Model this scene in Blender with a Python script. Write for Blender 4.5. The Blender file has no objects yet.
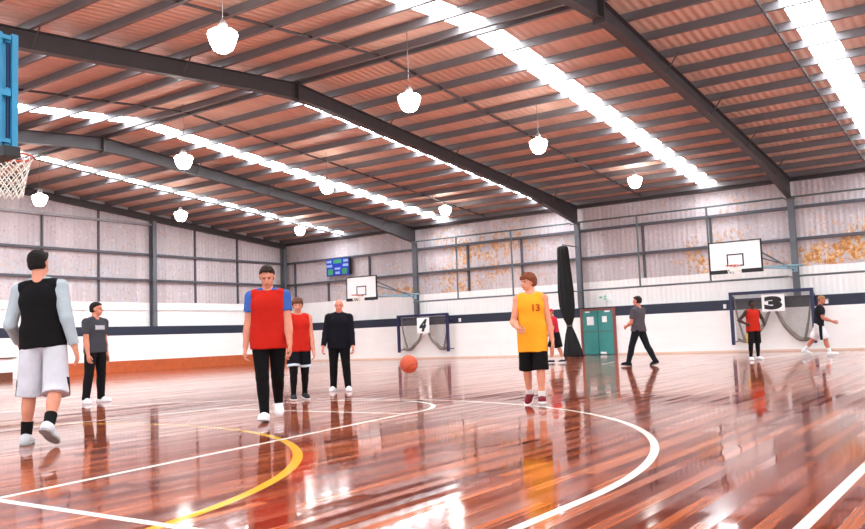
import bpy, bmesh, math, random
import numpy as np
from mathutils import Vector, Matrix
from mathutils.bvhtree import BVHTree

random.seed(7); np.random.seed(7)
S = bpy.context.scene
COL = S.collection
R = math.radians

# ------------------------------------------------------------------ place
CAM_H = 0.95
FPX = 841.73; YAW = -0.607; PITCH = 0.0864; ROLL = -0.0381
YS = 31.95            # upper sheeting of the back wall
YL = 31.62            # face of the lower lining of the back wall
XS = -31.62           # upper sheeting of the end wall
XL = -31.29           # lining face of the end wall
YF = -0.95            # line of the front columns
YR = 15.35            # ridge
SL = 0.0879           # roof slope
FRAMES = [-23.0, -14.70, -6.41, 1.88]
RIDGE = 7.74          # sheeting at the ridge
XE = 5.5              # the sheeting and floor stop here (past the right edge)
def roof_z(y): return RIDGE - SL * abs(y - YR)

# ------------------------------------------------------------------ node helper
class G:
    def __init__(self, m):
        self.t = m.node_tree; self.n = m.node_tree.nodes; self.l = m.node_tree.links
    def node(self, typ, **kw):
        x = self.n.new(typ)
        for k, v in kw.items(): setattr(x, k, v)
        return x
    def put(self, s, v):
        if isinstance(v, E_): self.l.new(v.s, s)
        elif hasattr(v, 'is_output'): self.l.new(v, s)
        else: s.default_value = v
    def math(self, op, a, b=None, c=None):
        x = self.node('ShaderNodeMath', operation=op)
        self.put(x.inputs[0], a)
        if b is not None: self.put(x.inputs[1], b)
        if c is not None: self.put(x.inputs[2], c)
        return E_(self, x.outputs[0])
    def mix(self, f, a, b, typ='MIX'):
        x = self.node('ShaderNodeMix', data_type='RGBA', blend_type=typ)
        self.put(x.inputs[0], f); self.put(x.inputs[6], a); self.put(x.inputs[7], b)
        return x.outputs[2]
    def noise(self, vec, scale, detail=2., rough=.5, dist=0.):
        x = self.node('ShaderNodeTexNoise')
        if vec is not None: self.put(x.inputs['Vector'], vec)
        x.inputs['Scale'].default_value = scale; x.inputs['Detail'].default_value = detail
        x.inputs['Roughness'].default_value = rough; x.inputs['Distortion'].default_value = dist
        return E_(self, x.outputs['Fac'])
    def xyz(self, x, y, z):
        c = self.node('ShaderNodeCombineXYZ')
        for i, v in enumerate((x, y, z)): self.put(c.inputs[i], v)
        return c.outputs[0]
    def pos(self):
        g = self.node('ShaderNodeTexCoord'); s = self.node('ShaderNodeSeparateXYZ')
        self.l.new(g.outputs['Object'], s.inputs[0])
        return [E_(self, o) for o in s.outputs] + [g.outputs['Object']]
    def step(self, v, lo, hi):          # smooth 0..1
        x = self.node('ShaderNodeMapRange', interpolation_type='SMOOTHSTEP')
        self.put(x.inputs[0], v); x.inputs[1].default_value = lo; x.inputs[2].default_value = hi
        return E_(self, x.outputs[0])
    def white(self, a, b):
        x = self.node('ShaderNodeTexWhiteNoise', noise_dimensions='3D')
        self.put(x.inputs['Vector'], self.xyz(a, b, 0.37))
        return E_(self, x.outputs['Value'])
    def ramp(self, f, stops):
        x = self.node('ShaderNodeValToRGB'); self.put(x.inputs[0], f)
        e = x.color_ramp.elements
        while len(e) < len(stops): e.new(.5)
        for k, (p, c) in enumerate(stops): e[k].position = p; e[k].color = c4(c)
        return x.outputs[0]
    def bump(self, h, strength, dist):
        x = self.node('ShaderNodeBump'); self.put(x.inputs['Height'], h)
        x.inputs['Strength'].default_value = strength; x.inputs['Distance'].default_value = dist
        return x.outputs[0]
class E_:
    def __init__(self, g, s): self.g = g; self.s = s
    def __add__(self, o): return self.g.math('ADD', self, o)
    def __radd__(self, o): return self.g.math('ADD', o, self)
    def __sub__(self, o): return self.g.math('SUBTRACT', self, o)
    def __rsub__(self, o): return self.g.math('SUBTRACT', o, self)
    def __mul__(self, o): return self.g.math('MULTIPLY', self, o)
    def __rmul__(self, o): return self.g.math('MULTIPLY', o, self)
    def __truediv__(self, o): return self.g.math('DIVIDE', self, o)
    def f(self, op, *a): return self.g.math(op, self, *a)

def lin(c):
    return tuple((v/255/12.92 if v/255 <= .04045 else ((v/255+.055)/1.055)**2.4) for v in c)
def c4(c): return (*c[:3], 1.0)
MATS = {}
def principled(name):
    m = bpy.data.materials.new(name); m.use_nodes = True
    return m, G(m), m.node_tree.nodes['Principled BSDF']
def plain(name, rgb, rough=.5, metal=0., noise=0.06, scale=6., bump=0., spec=None, bscale=None):
    if name in MATS: return MATS[name]
    m, g, b = principled(name)
    x, y, z, v = g.pos()
    n = g.noise(v, scale, 3.)
    c = lin(rgb)
    col = g.mix(n, c4([k*(1-noise*2) for k in c]), c4([min(1, k*(1+noise*2)) for k in c]))
    g.l.new(col, b.inputs['Base Color'])
    b.inputs['Roughness'].default_value = rough; b.inputs['Metallic'].default_value = metal
    if spec is not None: b.inputs['Specular IOR Level'].default_value = spec
    if bump: g.l.new(g.bump(g.noise(v, bscale or scale*2, 3.), bump, .02), b.inputs['Normal'])
    MATS[name] = m
    return m
def emit(name, rgb, strength):
    m, g, b = principled(name)
    b.inputs['Base Color'].default_value = c4(lin(rgb)); b.inputs['Roughness'].default_value = .4
    b.inputs['Emission Color'].default_value = c4(lin(rgb)); b.inputs['Emission Strength'].default_value = strength
    return m

# ------------------------------------------------------------------ mesh helper
class MB:
    def __init__(s): s.b = bmesh.new()
    def box(s, x0, y0, z0, x1, y1, z1, M=None):
        vs = [s.b.verts.new(p) for p in ((x0,y0,z0),(x1,y0,z0),(x1,y1,z0),(x0,y1,z0),(x0,y0,z1),(x1,y0,z1),(x1,y1,z1),(x0,y1,z1))]
        if M is not None:
            for v in vs: v.co = M @ v.co
        for f in ((0,3,2,1),(4,5,6,7),(0,1,5,4),(1,2,6,5),(2,3,7,6),(3,0,4,7)): s.b.faces.new([vs[i] for i in f])
        return s
    def quad(s, *ps):
        s.b.faces.new([s.b.verts.new(p) for p in ps]); return s
    def tube(s, pts, r, n=8, closed=False, caps=True):
        pts = [Vector(p) for p in pts]; rings = []; N = len(pts)
        rs = r if isinstance(r, (list, tuple)) else [r]*N
        prev = None
        for i, p in enumerate(pts):
            if closed: d = (pts[(i+1) % N] - pts[i-1]).normalized()
            else: d = (pts[min(i+1, N-1)] - pts[max(i-1, 0)]).normalized()
            if prev is None:
                a = Vector((0,0,1)) if abs(d.z) < .9 else Vector((1,0,0))
                u = d.cross(a).normalized()
            else:
                u = (prev - d*prev.dot(d)); u = u.normalized() if u.length > 1e-6 else d.orthogonal().normalized()
            prev = u; w = d.cross(u)
            rings.append([s.b.verts.new(p + (u*math.cos(2*math.pi*k/n) + w*math.sin(2*math.pi*k/n))*rs[i]) for k in range(n)])
        for i in range(N if closed else N-1):
            A = rings[i]; B = rings[(i+1) % N]
            for k in range(n): s.b.faces.new((A[k], A[(k+1) % n], B[(k+1) % n], B[k]))
        if caps and not closed:
            s.b.faces.new(rings[0][::-1]); s.b.faces.new(rings[-1])
        return s
    def lathe(s, prof, n=24, c=(0,0,0)):
        rings = []
        for r, z in prof:
            rings.append([s.b.verts.new((c[0]+r*math.cos(2*math.pi*k/n), c[1]+r*math.sin(2*math.pi*k/n), c[2]+z)) for k in range(n)])
        for A, B in zip(rings, rings[1:]):
            for k in range(n): s.b.faces.new((A[k], A[(k+1) % n], B[(k+1) % n], B[k]))
        s.b.faces.new(rings[0][::-1]); s.b.faces.new(rings[-1])
        return s
    def prism(s, poly, axis, a, b):     # poly in the two other axes
        def P(u, v, w): return {'x': (w,u,v), 'y': (u,w,v), 'z': (u,v,w)}[axis]
        A = [s.b.verts.new(P(u, v, a)) for u, v in poly]; B = [s.b.verts.new(P(u, v, b)) for u, v in poly]
        n = len(poly)
        for i in range(n): s.b.faces.new((A[i], A[(i+1) % n], B[(i+1) % n], B[i]))
        s.b.faces.new(A[::-1]); s.b.faces.new(B)
        return s
    def build(s, name, mat, parent=None, smooth=False, bevel=0., loc=None):
        bmesh.ops.remove_doubles(s.b, verts=s.b.verts, dist=1e-6)
        bmesh.ops.recalc_face_normals(s.b, faces=s.b.faces)
        if bevel: bmesh.ops.bevel(s.b, geom=list(s.b.edges), offset=bevel, segments=2, affect='EDGES', profile=.7)
        me = bpy.data.meshes.new(name); s.b.to_mesh(me); s.b.free()
        return link(name, me, mat, parent, smooth, loc)
def link(name, me, mat, parent=None, smooth=False, loc=None):
    if mat: me.materials.append(mat)
    if smooth:
        for p in me.polygons: p.use_smooth = True
    o = bpy.data.objects.new(name, me); COL.objects.link(o)
    if parent is not None: o.parent = parent
    if loc is not None: o.location = loc
    return o
def thing(name, label, cat, loc=(0,0,0), rz=0., group=None):
    o = bpy.data.objects.new(name, None); COL.objects.link(o)
    o.location = loc; o.rotation_euler = (0, 0, rz); o.empty_display_size = .2
    return tag(o, label, cat, group)
def tag(o, label, cat, group=None):
    o['label'] = label; o['category'] = cat
    if group: o['group'] = group
    return o
def struct(o): o['kind'] = 'structure'; return o
def dup(root, loc, label, group=None):
    r = root.copy(); COL.objects.link(r); r.location = loc; r['label'] = label
    if group: r['group'] = group
    for ch in list(root.children):
        c = ch.copy(); COL.objects.link(c); c.parent = r
        for g in list(ch.children):
            d = g.copy(); COL.objects.link(d); d.parent = c
    return r
def text_mesh(txt, size, bold=0., shear=0., thick=.004):
    cu = bpy.data.curves.new('digit', 'FONT'); cu.body = txt; cu.size = size; cu.offset = bold; cu.shear = shear
    cu.extrude = thick/2; cu.align_x = 'CENTER'; cu.align_y = 'CENTER'; cu.resolution_u = 4
    o = bpy.data.objects.new('digit', cu); COL.objects.link(o)
    dg = bpy.context.evaluated_depsgraph_get()
    me = bpy.data.meshes.new_from_object(o.evaluated_get(dg))
    bpy.data.objects.remove(o); me.materials.clear()
    return me

# ------------------------------------------------------------------ materials of the shell
def floor_material():
    m, g, b = principled('varnished_timber_floor')
    x, y, z, v = g.pos()
    bw = .086
    col_i = (x / bw).f('FLOOR')
    shift = g.white(col_i, 3.1) * 2.7
    row = ((y + shift) / 2.4).f('FLOOR')
    r = g.white(col_i, row)
    grain = g.noise(g.xyz(x*34., y*.9, r*9.), 1., 4., .65)
    broad = g.noise(g.xyz(x*1.3, y*.22, 0.), 1., 2., .5)
    t = r*.42 + grain*.66 + broad*.34 - .25
    wood = g.ramp(t, [(0., lin((58, 22, 17))), (.3, lin((104, 44, 30))), (.52, lin((150, 72, 46))), (.75, lin((196, 108, 66))), (1., lin((232, 156, 108)))])
    gap = g.math('ABSOLUTE', (x/bw).f('FRACT') - .5).f('GREATER_THAN', .485)
    wood = g.mix(gap*.55, wood, c4(lin((40, 12, 10))))
    XC, YB = -8.30, 2.95
    HW = .034
    def seg(ax, ay, bx, by, hw=HW):
        dx, dy = bx-ax, by-ay; L2 = dx*dx+dy*dy
        px = x-ax; py = y-ay
        h = ((px*dx + py*dy)/L2).f('MAXIMUM', 0.).f('MINIMUM', 1.)
        ex = px - h*dx; ey = py - h*dy
        d = (ex*ex + ey*ey).f('SQRT')
        return d.f('LESS_THAN', hw)
    def arc(cx, cy, rad, ymin=None, ymax=None, hw=HW):
        px = x-cx; py = y-cy
        d = ((px*px+py*py).f('SQRT') - rad).f('ABSOLUTE').f('LESS_THAN', hw)
        if ymin is not None: d = d * y.f('GREATER_THAN', ymin)
        if ymax is not None: d = d * y.f('LESS_THAN', ymax)
        return d
    def union(ls):
        a = ls[0]
        for k in ls[1:]: a = a.f('MAXIMUM', k)
        return a
    YT = 29.2
    W = [seg(-15.9, YB, -.92, YB), seg(-.92, YB, -.92, YT), seg(-15.9, YB, -15.9, YT), seg(-15.9, YT, -.92, YT),
         seg(XC+2.66, YB, XC+1.8, YB+5.7), seg(XC-2.66, YB, XC-1.8, YB+5.7), seg(XC-1.8, YB+5.7, XC+1.8, YB+5.7),
         arc(XC, YB+5.7, 1.82, ymin=YB+5.7), arc(XC, 4.5, 6.18, ymin=4.5), seg(XC+6.18, YB, XC+6.18, 4.5), seg(XC-6.18, YB, XC-6.18, 4.5),
         seg(XC+3, YT, XC+1.8, YT-5.8), seg(XC-3, YT, XC-1.8, YT-5.8), seg(XC-1.8, YT-5.8, XC+1.8, YT-5.8), arc(XC, YT-5.8, 1.8, ymax=YT-5.8)]
    Yl = [arc(-8.6, 1.9, 4.84, hw=.042)]
    white = union(W); yel = union(Yl)
    c = g.mix(yel, wood, c4(lin((232, 178, 60))))
    c = g.mix(white, c, c4(lin((246, 236, 224))))
    g.l.new(c, b.inputs['Base Color'])
    g.put(b.inputs['Roughness'], .035 + g.white(col_i, row + 7.)*.10)
    b.inputs['Specular IOR Level'].default_value = .55
    wav = g.noise(g.xyz(x*5., y*.9, 0.), 1., 2., .5)
    tilt = (x/bw).f('FRACT').f('SUBTRACT', .5) * (r - .5)
    g.l.new(g.bump(wav*.5 + tilt*.6, .16, .01), b.inputs['Normal'])
    return m

def wall_material(name, along, seed, glow_patches=None, amt=1.):
    """white painted below 2.97 m, bare ribbed sheeting with orange stains and painted-in light reflections above; along = 0 (X) or 1 (Y)"""
    m, g, b = principled(name)
    P = g.pos(); u = P[along]; z = P[2]
    sh = g.white((u/.76).f('FLOOR'), seed)
    big = g.noise(g.xyz(u*.35, z*.5, seed), 1., 2.)
    fine = g.noise(g.xyz(u*5.5, z*4.2, seed), 1., 5., .7)
    streak = g.noise(g.xyz(u*6., z*.35, seed+2.), 1., 3., .6)
    base = g.mix(sh*.45 + streak*.55, c4(lin((174, 162, 166))), c4(lin((222, 210, 212))))
    base = g.mix(g.step(big, .42, .66)*.6, base, c4(lin((190, 190, 198))))
    speck = g.noise(g.xyz(u*11., z*9., seed+5.), 1., 3., .6)
    base = g.mix(g.step(speck, .60, .70)*.55, base, c4(lin((120, 100, 96))))
    rust_and_glow_amt = g.step(big, .40, .62)*.45 + .10
    if glow_patches is not None:
        for (a0, a1, z0, z1, w) in glow_patches:  # patches of reflected orange light, painted into the sheeting colour
            rust_and_glow_amt = rust_and_glow_amt + g.step(u, a0-.4, a0+.4)*(1. - g.step(u, a1-.4, a1+.4))*g.step(z, z0-.25, z0+.25)*(1.-g.step(z, z1-.25, z1+.25))*w
    rs = g.step(fine + rust_and_glow_amt*.16, .585, .66) * rust_and_glow_amt.f('MINIMUM', 1.) * amt
    rust_and_glow = g.ramp(g.noise(g.xyz(u*9., z*8., seed+9.), 1., 3.), [(.3, lin((160, 96, 44))), (.5, lin((212, 146, 76))), (.7, lin((236, 200, 150)))])
    base = g.mix(rs, base, rust_and_glow)
    pale = g.step(g.noise(g.xyz(u*7., z*6., seed+12.), 1., 4., .65), .60, .68)
    base = g.mix(pale*.5, base, c4(lin((238, 230, 226))))
    edge = z + g.noise(g.xyz(u*1.2, 0., seed), 1., 1.)*.05
    c = g.mix(edge.f('LESS_THAN', 2.99), base, c4(lin((244, 240, 238))))
    g.l.new(c, b.inputs['Base Color'])
    b.inputs['Roughness'].default_value = .55
    rib = (u*(2*math.pi/.19)).f('SINE')
    g.l.new(g.bump(rib, .35, .02), b.inputs['Normal'])
    return m
def lining_material(name, along):
    m, g, b = principled(name)
    P = g.pos(); u = P[along]; z = P[2]
    n = g.noise(g.xyz(u*.8, z*2.5, 2.), 1., 4., .6)
    scuff = g.step(g.noise(g.xyz(u*3., z*9., 4.), 1., 4., .7), .62, .72)
    wh = g.mix(n, c4(lin((236, 230, 226))), c4(lin((250, 248, 246))))
    wh = g.mix(scuff*.25, wh, c4(lin((205, 190, 178))))
    st = z.f('GREATER_THAN', 1.53)
    c = g.mix(st, wh, g.mix(n, c4(lin((22, 29, 48))), c4(lin((32, 41, 64)))))
    g.l.new(c, b.inputs['Base Color']); b.inputs['Roughness'].default_value = .5
    return m
def roof_material():
    m, g, b = principled('ribbed_roof_sheeting')
    x, y, z, v = g.pos()
    sh = g.white((x/.76).f('FLOOR'), 1.3)
    n = g.noise(g.xyz(x*2., y*.5, 0.), 1., 3.)
    fine = g.noise(g.xyz(x*6., y*6., 1.), 1., 4., .7)
    c = g.mix(sh*.4 + n*.6, c4(lin((192, 154, 138))), c4(lin((228, 196, 178))))
    c = g.mix(g.step(fine, .6, .7)*.3, c, c4(lin((160, 116, 100))))
    g.l.new(c, b.inputs['Base Color'])
    b.inputs['Roughness'].default_value = .5
    rib = (x*(2*math.pi/.19)).f('SINE')
    g.l.new(g.bump(rib, .5, .02), b.inputs['Normal'])
    return m

M_FLOOR = floor_material()
M_WB = wall_material('back_wall_sheeting', 0, 1.7, glow_patches=[(-6.4, 3., 2.9, 3.75, .75), (-9.9, -6.4, 2.9, 3.7, .5), (-6.4, 3., 3.75, 4.6, .3), (-21.5, -16.5, 2.9, 5.3, .28), (-24.6, -22.9, 2.9, 3.4, .5), (-9.4, -7.6, 3.8, 5.8, .35), (-10.6, -9.6, 3., 4.6, .3)])
M_WL = wall_material('end_wall_sheeting', 1, 8.3, amt=.4)
M_LB = lining_material('back_wall_lining', 0)
M_LL = lining_material('end_wall_lining', 1)
M_ROOF = roof_material()
M_SKY = emit('daylit_fibreglass_sheet', (240, 250, 255), 26.)
M_STEEL = plain('dark_grey_painted_steel', (60, 54, 56), .5, .0, .10, 3.)
M_STEEL2 = plain('grey_painted_column_steel', (98, 102, 108), .5, .0, .10, 3.)
M_PURLIN = plain('galvanised_purlin_steel', (104, 99, 101), .5, .05, .12, 2.)
M_GIRT = plain('galvanised_girt_steel', (84, 84, 92), .5, .1, .12, 2.)
M_PIPE = plain('grey_green_pipe', (92, 102, 104), .4, .2, .06)
M_ORANGE = plain('orange_stained_kickboard', (184, 88, 46), .35, 0, .14, 5.)
M_BLACK = plain('black_rubber', (22, 22, 24), .6)
M_WHITEPAINT = plain('white_board_paint', (246, 246, 246), .35, 0, .02)
M_NAVY = plain('navy_gap_shade', (20, 26, 70), .35, 0, .08)
M_TEAL = plain('turquoise_painted_steel', (28, 126, 166), .4, 0, .14, 4.)
M_PALEBLUE = plain('pale_blue_painted_steel', (132, 168, 182), .4, 0, .08)
M_RIM = plain('orange_rim_steel', (190, 70, 40), .4)
M_NETCORD = plain('white_net_cord', (236, 232, 222), .8)
M_DOOR = plain('teal_green_door_paint', (58, 138, 134), .4, 0, .08, 3.)
M_DFRAME = plain('brown_red_door_frame', (128, 72, 66), .5, 0, .1)
M_PAPER = plain('white_paper', (245, 245, 245), .8, 0, .02)
M_CURTAIN = plain('black_curtain_cloth', (14, 13, 15), .9, 0, .1, 8., .5)
M_BROWN = plain('dark_brown_timber', (104, 56, 34), .4, 0, .12)

# ------------------------------------------------------------------ shell
struct(MB().box(XS-.1, YF-.4, -.2, XE, YS+.1, 0).build('floor', M_FLOOR))

# roof sheeting with openings for the fibreglass strips
SKY_X = [-27.55, -21.25, -15.7, -9.25, -3.2]; SKW = .66
ceil = MB(); edges = [XS]
for sx in SKY_X: edges += [sx-SKW/2, sx+SKW/2]
edges.append(XE)
def slab(mb, x0, x1, th=.03):
    for (ya, yb) in ((YF-.3, YR), (YR, YS)):
        za, zb = roof_z(ya), roof_z(yb)
        vs = [mb.b.verts.new(p) for p in ((x0,ya,za),(x1,ya,za),(x1,yb,zb),(x0,yb,zb),(x0,ya,za+th),(x1,ya,za+th),(x1,yb,zb+th),(x0,yb,zb+th))]
        for f in ((0,3,2,1),(4,5,6,7),(0,1,5,4),(1,2,6,5),(2,3,7,6),(3,0,4,7)): mb.b.faces.new([vs[i] for i in f])
for i in range(0, len(edges), 2): slab(ceil, edges[i], edges[i+1])
ceiling = struct(ceil.build('ceiling', M_ROOF))
for i, sx in enumerate(SKY_X):
    mb = MB(); slab(mb, sx-SKW/2, sx+SKW/2, .02)
    struct(mb.build('window_%d' % (i+1), M_SKY))
# purlins (Z sections) running the length of the hall
NP = 14
for s in (-1, 1):
    for k in range(NP+1):
        y = YR + s*(.16 + k*1.145)
        if y < YF or y > YS-.05: continue
        z1 = roof_z(y) - .002; z0 = z1-.20
        mb = MB().box(XS, y-.01, z0, XE, y+.012, z1)
        mb.box(XS, y-.07, z0, XE, y, z0+.012)
        mb.box(XS, y, z1-.012, XE, y+.07, z1)
        mb.build('purlin', M_PURLIN, ceiling)
for bx in (-27.3, -19.0, -11.85, -3.85):
    for (ya, yb) in ((YF, YR), (YR, YS-.1)):
        MB().tube([(bx, ya, roof_z(ya)-.15), (bx, yb, roof_z(yb)-.15)], .032, 6).build('bridging_bar', M_STEEL, ceiling)
MB().box(XS, YS-.22, roof_z(YS)-.26, XE, YS-.02, roof_z(YS)-.02).build('eaves_beam', M_STEEL, ceiling)

# walls
top_b = roof_z(YS)
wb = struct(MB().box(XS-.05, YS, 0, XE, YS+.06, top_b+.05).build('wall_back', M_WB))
wl = struct(MB().prism([(YF-.3, 0), (YS, 0), (YS, roof_z(YS)), (YR, RIDGE), (YF-.3, roof_z(YF-.3))], 'x', XS-.06, XS).build('wall_left', M_WL))
MB().box(XL, YL, 0, -14.72, YS-.01, 1.91).box(-13.2, YL, 0, XE, YS-.01, 1.91).box(-14.72, YL, 1.86, -13.2, YS-.01, 1.91).build('lining', M_LB, wb)
MB().box(XS+.01, YF, 0, XL, YL+.3, 1.91).build('lining', M_LL, wl)
GB = 1.0098
def zz(z): return .95 + (z-.95)*GB
for z in (3.913, 5.04):
    z = zz(z)
    MB().box(XS, YS-.16, z-.05, XE, YS-.002, z+.05).build('girt', M_GIRT, wb)
    MB().box(XS+.002, YF, z-.05, XS+.16, YS-.16, z+.05).build('girt', M_GIRT, wl)
z = zz(6.378)
MB().box(XS+.002, YF, z-.045, XS+.16, 23.6, z+.045).build('girt', plain('pale_galvanised_girt', (150, 146, 150), .4, .2), wl)
MB().box(XS+.002, YF, 2.63, XS+.06, YS-.16, 2.66).build('sheet_lap', M_WHITEPAINT, wl)
for y, z1 in ((20.9, 0), (25.95, 0), (28.55, 0), (18.4, 6.4), (13.2, 0), (10.6, 0)):
    MB().box(XS+.002, y-.035, 2.97, XS+.09, y+.035, (z1 or roof_z(y)-.2)).build('wall_strap', M_GIRT, wl)
for x, z1 in ((-28.6, 3.95), (-25.9, 5.08), (-30.9, 5.08), (-20.2, 5.08), (-17.45, 5.08), (-12.0, 5.08), (-9.35, 5.08), (-3.8, 5.08)):
    MB().box(x-.04, YS-.09, 2.97, x+.04, YS-.002, z1).build('wall_strap', M_GIRT, wb)
struct(MB().box(XL, 17.3, 0, XL+.06, YL, .46).box(XL, YF, 0, XL+.06, 16.0, .46).build('baseboard_left', M_ORANGE))
struct(MB().box(XL+.06, YL-.03, 0, -14.75, YL, .06).box(-13.17, YL-.03, 0, XE, YL, .06).build('baseboard_back', plain('beige_skirting', (222, 190, 170), .5)))

# steel portal frames
def ibeam_y(mb, pts, x, w, tf=.016, tw=.012):
    """I section in the YZ plane: pts = list of (y, ztop, zbot)"""
    for (ya, ta, ba), (yb, tb, bb) in zip(pts, pts[1:]):
        for (a0, a1, b0, b1, hw) in ((ta-tf, ta, tb-tf, tb, w/2), (ba, ba+tf, bb, bb+tf, w/2), (ba+tf, ta-tf, bb+tf, tb-tf, tw/2)):
            vs = [mb.b.verts.new(p) for p in ((x-hw,ya,a0),(x+hw,ya,a0),(x+hw,yb,b0),(x-hw,yb,b0),(x-hw,ya,a1),(x+hw,ya,a1),(x+hw,yb,b1),(x-hw,yb,b1))]
            for f in ((0,3,2,1),(4,5,6,7),(0,1,5,4),(1,2,6,5),(2,3,7,6),(3,0,4,7)): mb.b.faces.new([vs[i] for i in f])
def ibeam_z(mb, x, y0, y1, z0, z1, w, tf=.018, tw=.012):
    mb.box(x-w/2, y0, z0, x+w/2, y0+tf, z1); mb.box(x-w/2, y1-tf, z0, x+w/2, y1, z1)
    mb.box(x-tw/2, y0+tf, z0, x+tw/2, y1-tf, z1)
def rt(y): return roof_z(y) - .205       # top of rafter
FL = {-23.0: 'steel portal frame standing behind the small goal numbered 4, farthest from the camera',
      -14.70: 'steel portal frame whose column stands between black curtain and green door',
      -6.41: 'steel portal frame whose column stands behind the goal numbered 3',
      1.88: 'steel portal frame nearest the right edge of the hall'}
for fx in FRAMES:
    t = thing('portal_frame', FL[fx], 'steel frame', (fx, 0, 0), 0, 'steel portal frames spanning the hall')
    yb = YS-.17; yf = YF-.2
    for (ya, yc, s) in ((YF-.2, YR-.02, 1), (YR+.02, yb, -1)):
        ye = ya if s > 0 else yc; yi = yc if s > 0 else ya
        pts = [(ye, rt(ye), rt(ye)-.72), (ye+s*.36, rt(ye+s*.36), rt(ye+s*.36)-.70), (ye+s*4.2, rt(ye+s*4.2), rt(ye+s*4.2)-.38), (yi-s*1.2, rt(yi-s*1.2), rt(yi-s*1.2)-.38), (yi, rt(yi), rt(yi)-.42)]
        mb = MB(); ibeam_y(mb, pts, 0, .20); mb.build('rafter', M_STEEL, t)
    MB().box(-.13, YR-.018, rt(YR)-.50, .13, YR+.018, rt(YR)+.02).build('apex_plate', M_STEEL, t)
    mb = MB(); ibeam_z(mb, 0, YL+.0, yb, 1.9, rt(yb)-.70, .21); mb.build('column', M_STEEL2, t)
    mb = MB(); ibeam_z(mb, 0, yf, yf+.35, 0, rt(yf)-.70, .21); mb.build('column', M_STEEL2, t)
    for k in range(-4, 5):
        if k == 0: continue
        y = YR + k*3.435 + (.16 if k > 0 else -.16)
        if y > YS-1 or y < YF+.8: continue
        zb = rt(y)-.36
        mb = MB()
        for s in (-1, 1): mb.tube([(s*.06, y, zb), (s*.42, y, rt(y)+.10)], .016, 6)
        mb.build('fly_brace', M_STEEL, t)
# end wall frame: rafter under the sheeting and wall columns
t = thing('end_wall_frame', 'steel frame of posts and sloping rafter fixed along the left end wall', 'steel frame', (XS+.2, 0, 0))
for (ya, yc) in ((YF, YR), (YR, YS-.17)):
    mb = MB(); ibeam_y(mb, [(ya, rt(ya)+.02, rt(ya)-.24), (yc, rt(yc)+.02, rt(yc)-.24)], 0, .16); mb.build('rafter', M_STEEL, t)
for y in (7.3, 15.4, 23.5, YS-.36):
    mb = MB(); mb.box(-.14, y-.10, 1.9, -.122, y+.10, rt(y)-.24); mb.box(.122, y-.10, 1.9, .14, y+.10, rt(y)-.24); mb.box(-.122, y-.008, 1.9, .122, y+.008, rt(y)-.24)
    mb.build('post', M_STEEL2, t)

# pipe frames standing off the back wall
RY = 31.2
for (xa, xb, v, lab) in ((-22.8, -14.85, (-20.35, -17.55), 'grey pipe frame high on the wall between goal number 4 and the black curtain'),
                         (-14.55, -6.55, (-11.95, -9.25), 'grey pipe frame high on the wall above the green door'),
                         (-6.27, 1.7, (-3.6, -.9), 'grey pipe frame high on the wall at the right edge of the photo')):
    t = thing('pipe_frame', lab, 'pipe frame', ((xa+xb)/2, RY, 2.6), 0, 'pipe frames along the back wall'); c = (xa+xb)/2
    MB().tube([(xa-c, 0, 2.77), (xb-c, 0, 2.77)], .035, 8).build('rail', M_PIPE, t)
    MB().tube([(xa-c, 0, 0.0), (xb-c, 0, 0.0)], .035, 8).build('rail', M_PIPE, t)
    for x in v: MB().tube([(x-c, 0, 0), (x-c, 0, 2.77)], .038, 8).build('upright', M_PIPE, t)
    for x in (xa, xb):
        for z in (0, 2.77): MB().tube([(x-c, 0, z), (x-c, YL+.05-RY, z)], .025, 6).build('wall_bracket', M_PIPE, t)

# ------------------------------------------------------------------ lamps
M_GLOBE = emit('glowing_lamp_glass', (255, 252, 246), 26.)
M_CAP = plain('pale_lamp_housing', (112, 102, 100), .4)
LAMPS = [((-10.62, 9.37), 'glowing white bowl pendant lamp hanging nearest the camera, above the red tall player'),
         ((-10.52, 14.5), 'glowing white bowl pendant lamp second from the camera in the nearest lamp row'),
         ((-10.45, 20.35), 'glowing white bowl pendant lamp third from the camera in the nearest lamp row'),
         ((-10.62, 27.8), 'glowing white bowl pendant lamp nearest the back wall, rightmost in the photo'),
         ((-18.65, 14.98), 'glowing white bowl pendant lamp of the middle row, leftmost of its three'),
         ((-18.6, 20.8), 'glowing white bowl pendant lamp of the middle row, second of its three'),
         ((-18.85, 28.2), 'glowing white bowl pendant lamp of the middle row nearest the back wall'),
         ((-26.75, 15.5), 'glowing white bowl pendant lamp by the end wall beside the near basketball net'),
         ((-26.65, 21.24), 'glowing white bowl pendant lamp hanging in front of the end wall post'),
         ((-26.85, 28.1), 'glowing white bowl pendant lamp near the corner above the scoreboard')]
lamp0 = None
for (x, y), lab in LAMPS:
    zl = 6.08
    if lamp0 is None:
        lamp0 = thing('pendant_lamp', lab, 'lamp', (x, y, zl), 0, 'pendant lamps under the roof')
        prof = [(.012, -.235), (.10, -.225), (.165, -.175), (.215, -.06), (.252, .07), (.245, .10), (.20, .135), (.12, .165), (.09, .175)]
        MB().lathe(prof, 28).build('lamp_shade', M_GLOBE, lamp0, smooth=True)
        MB().lathe([(.05, .18), (.085, .185), (.085, .25), (.05, .30), (.03, .33)], 18).build('lamp_housing', M_CAP, lamp0, smooth=True)
        MB().tube([(0, 0, .32), (0, 0, roof_z(y)-zl-.01)], .008, 6).build('cord', M_CAP, lamp0)
        H0 = roof_z(y)-zl
    else:
        o = dup(lamp0, (x, y, zl), lab, 'pendant lamps under the roof')
        for c in o.children:
            if c.name.startswith('cord'): c.scale.z = (roof_z(y)-zl-.01)/(H0-.01)

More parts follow.
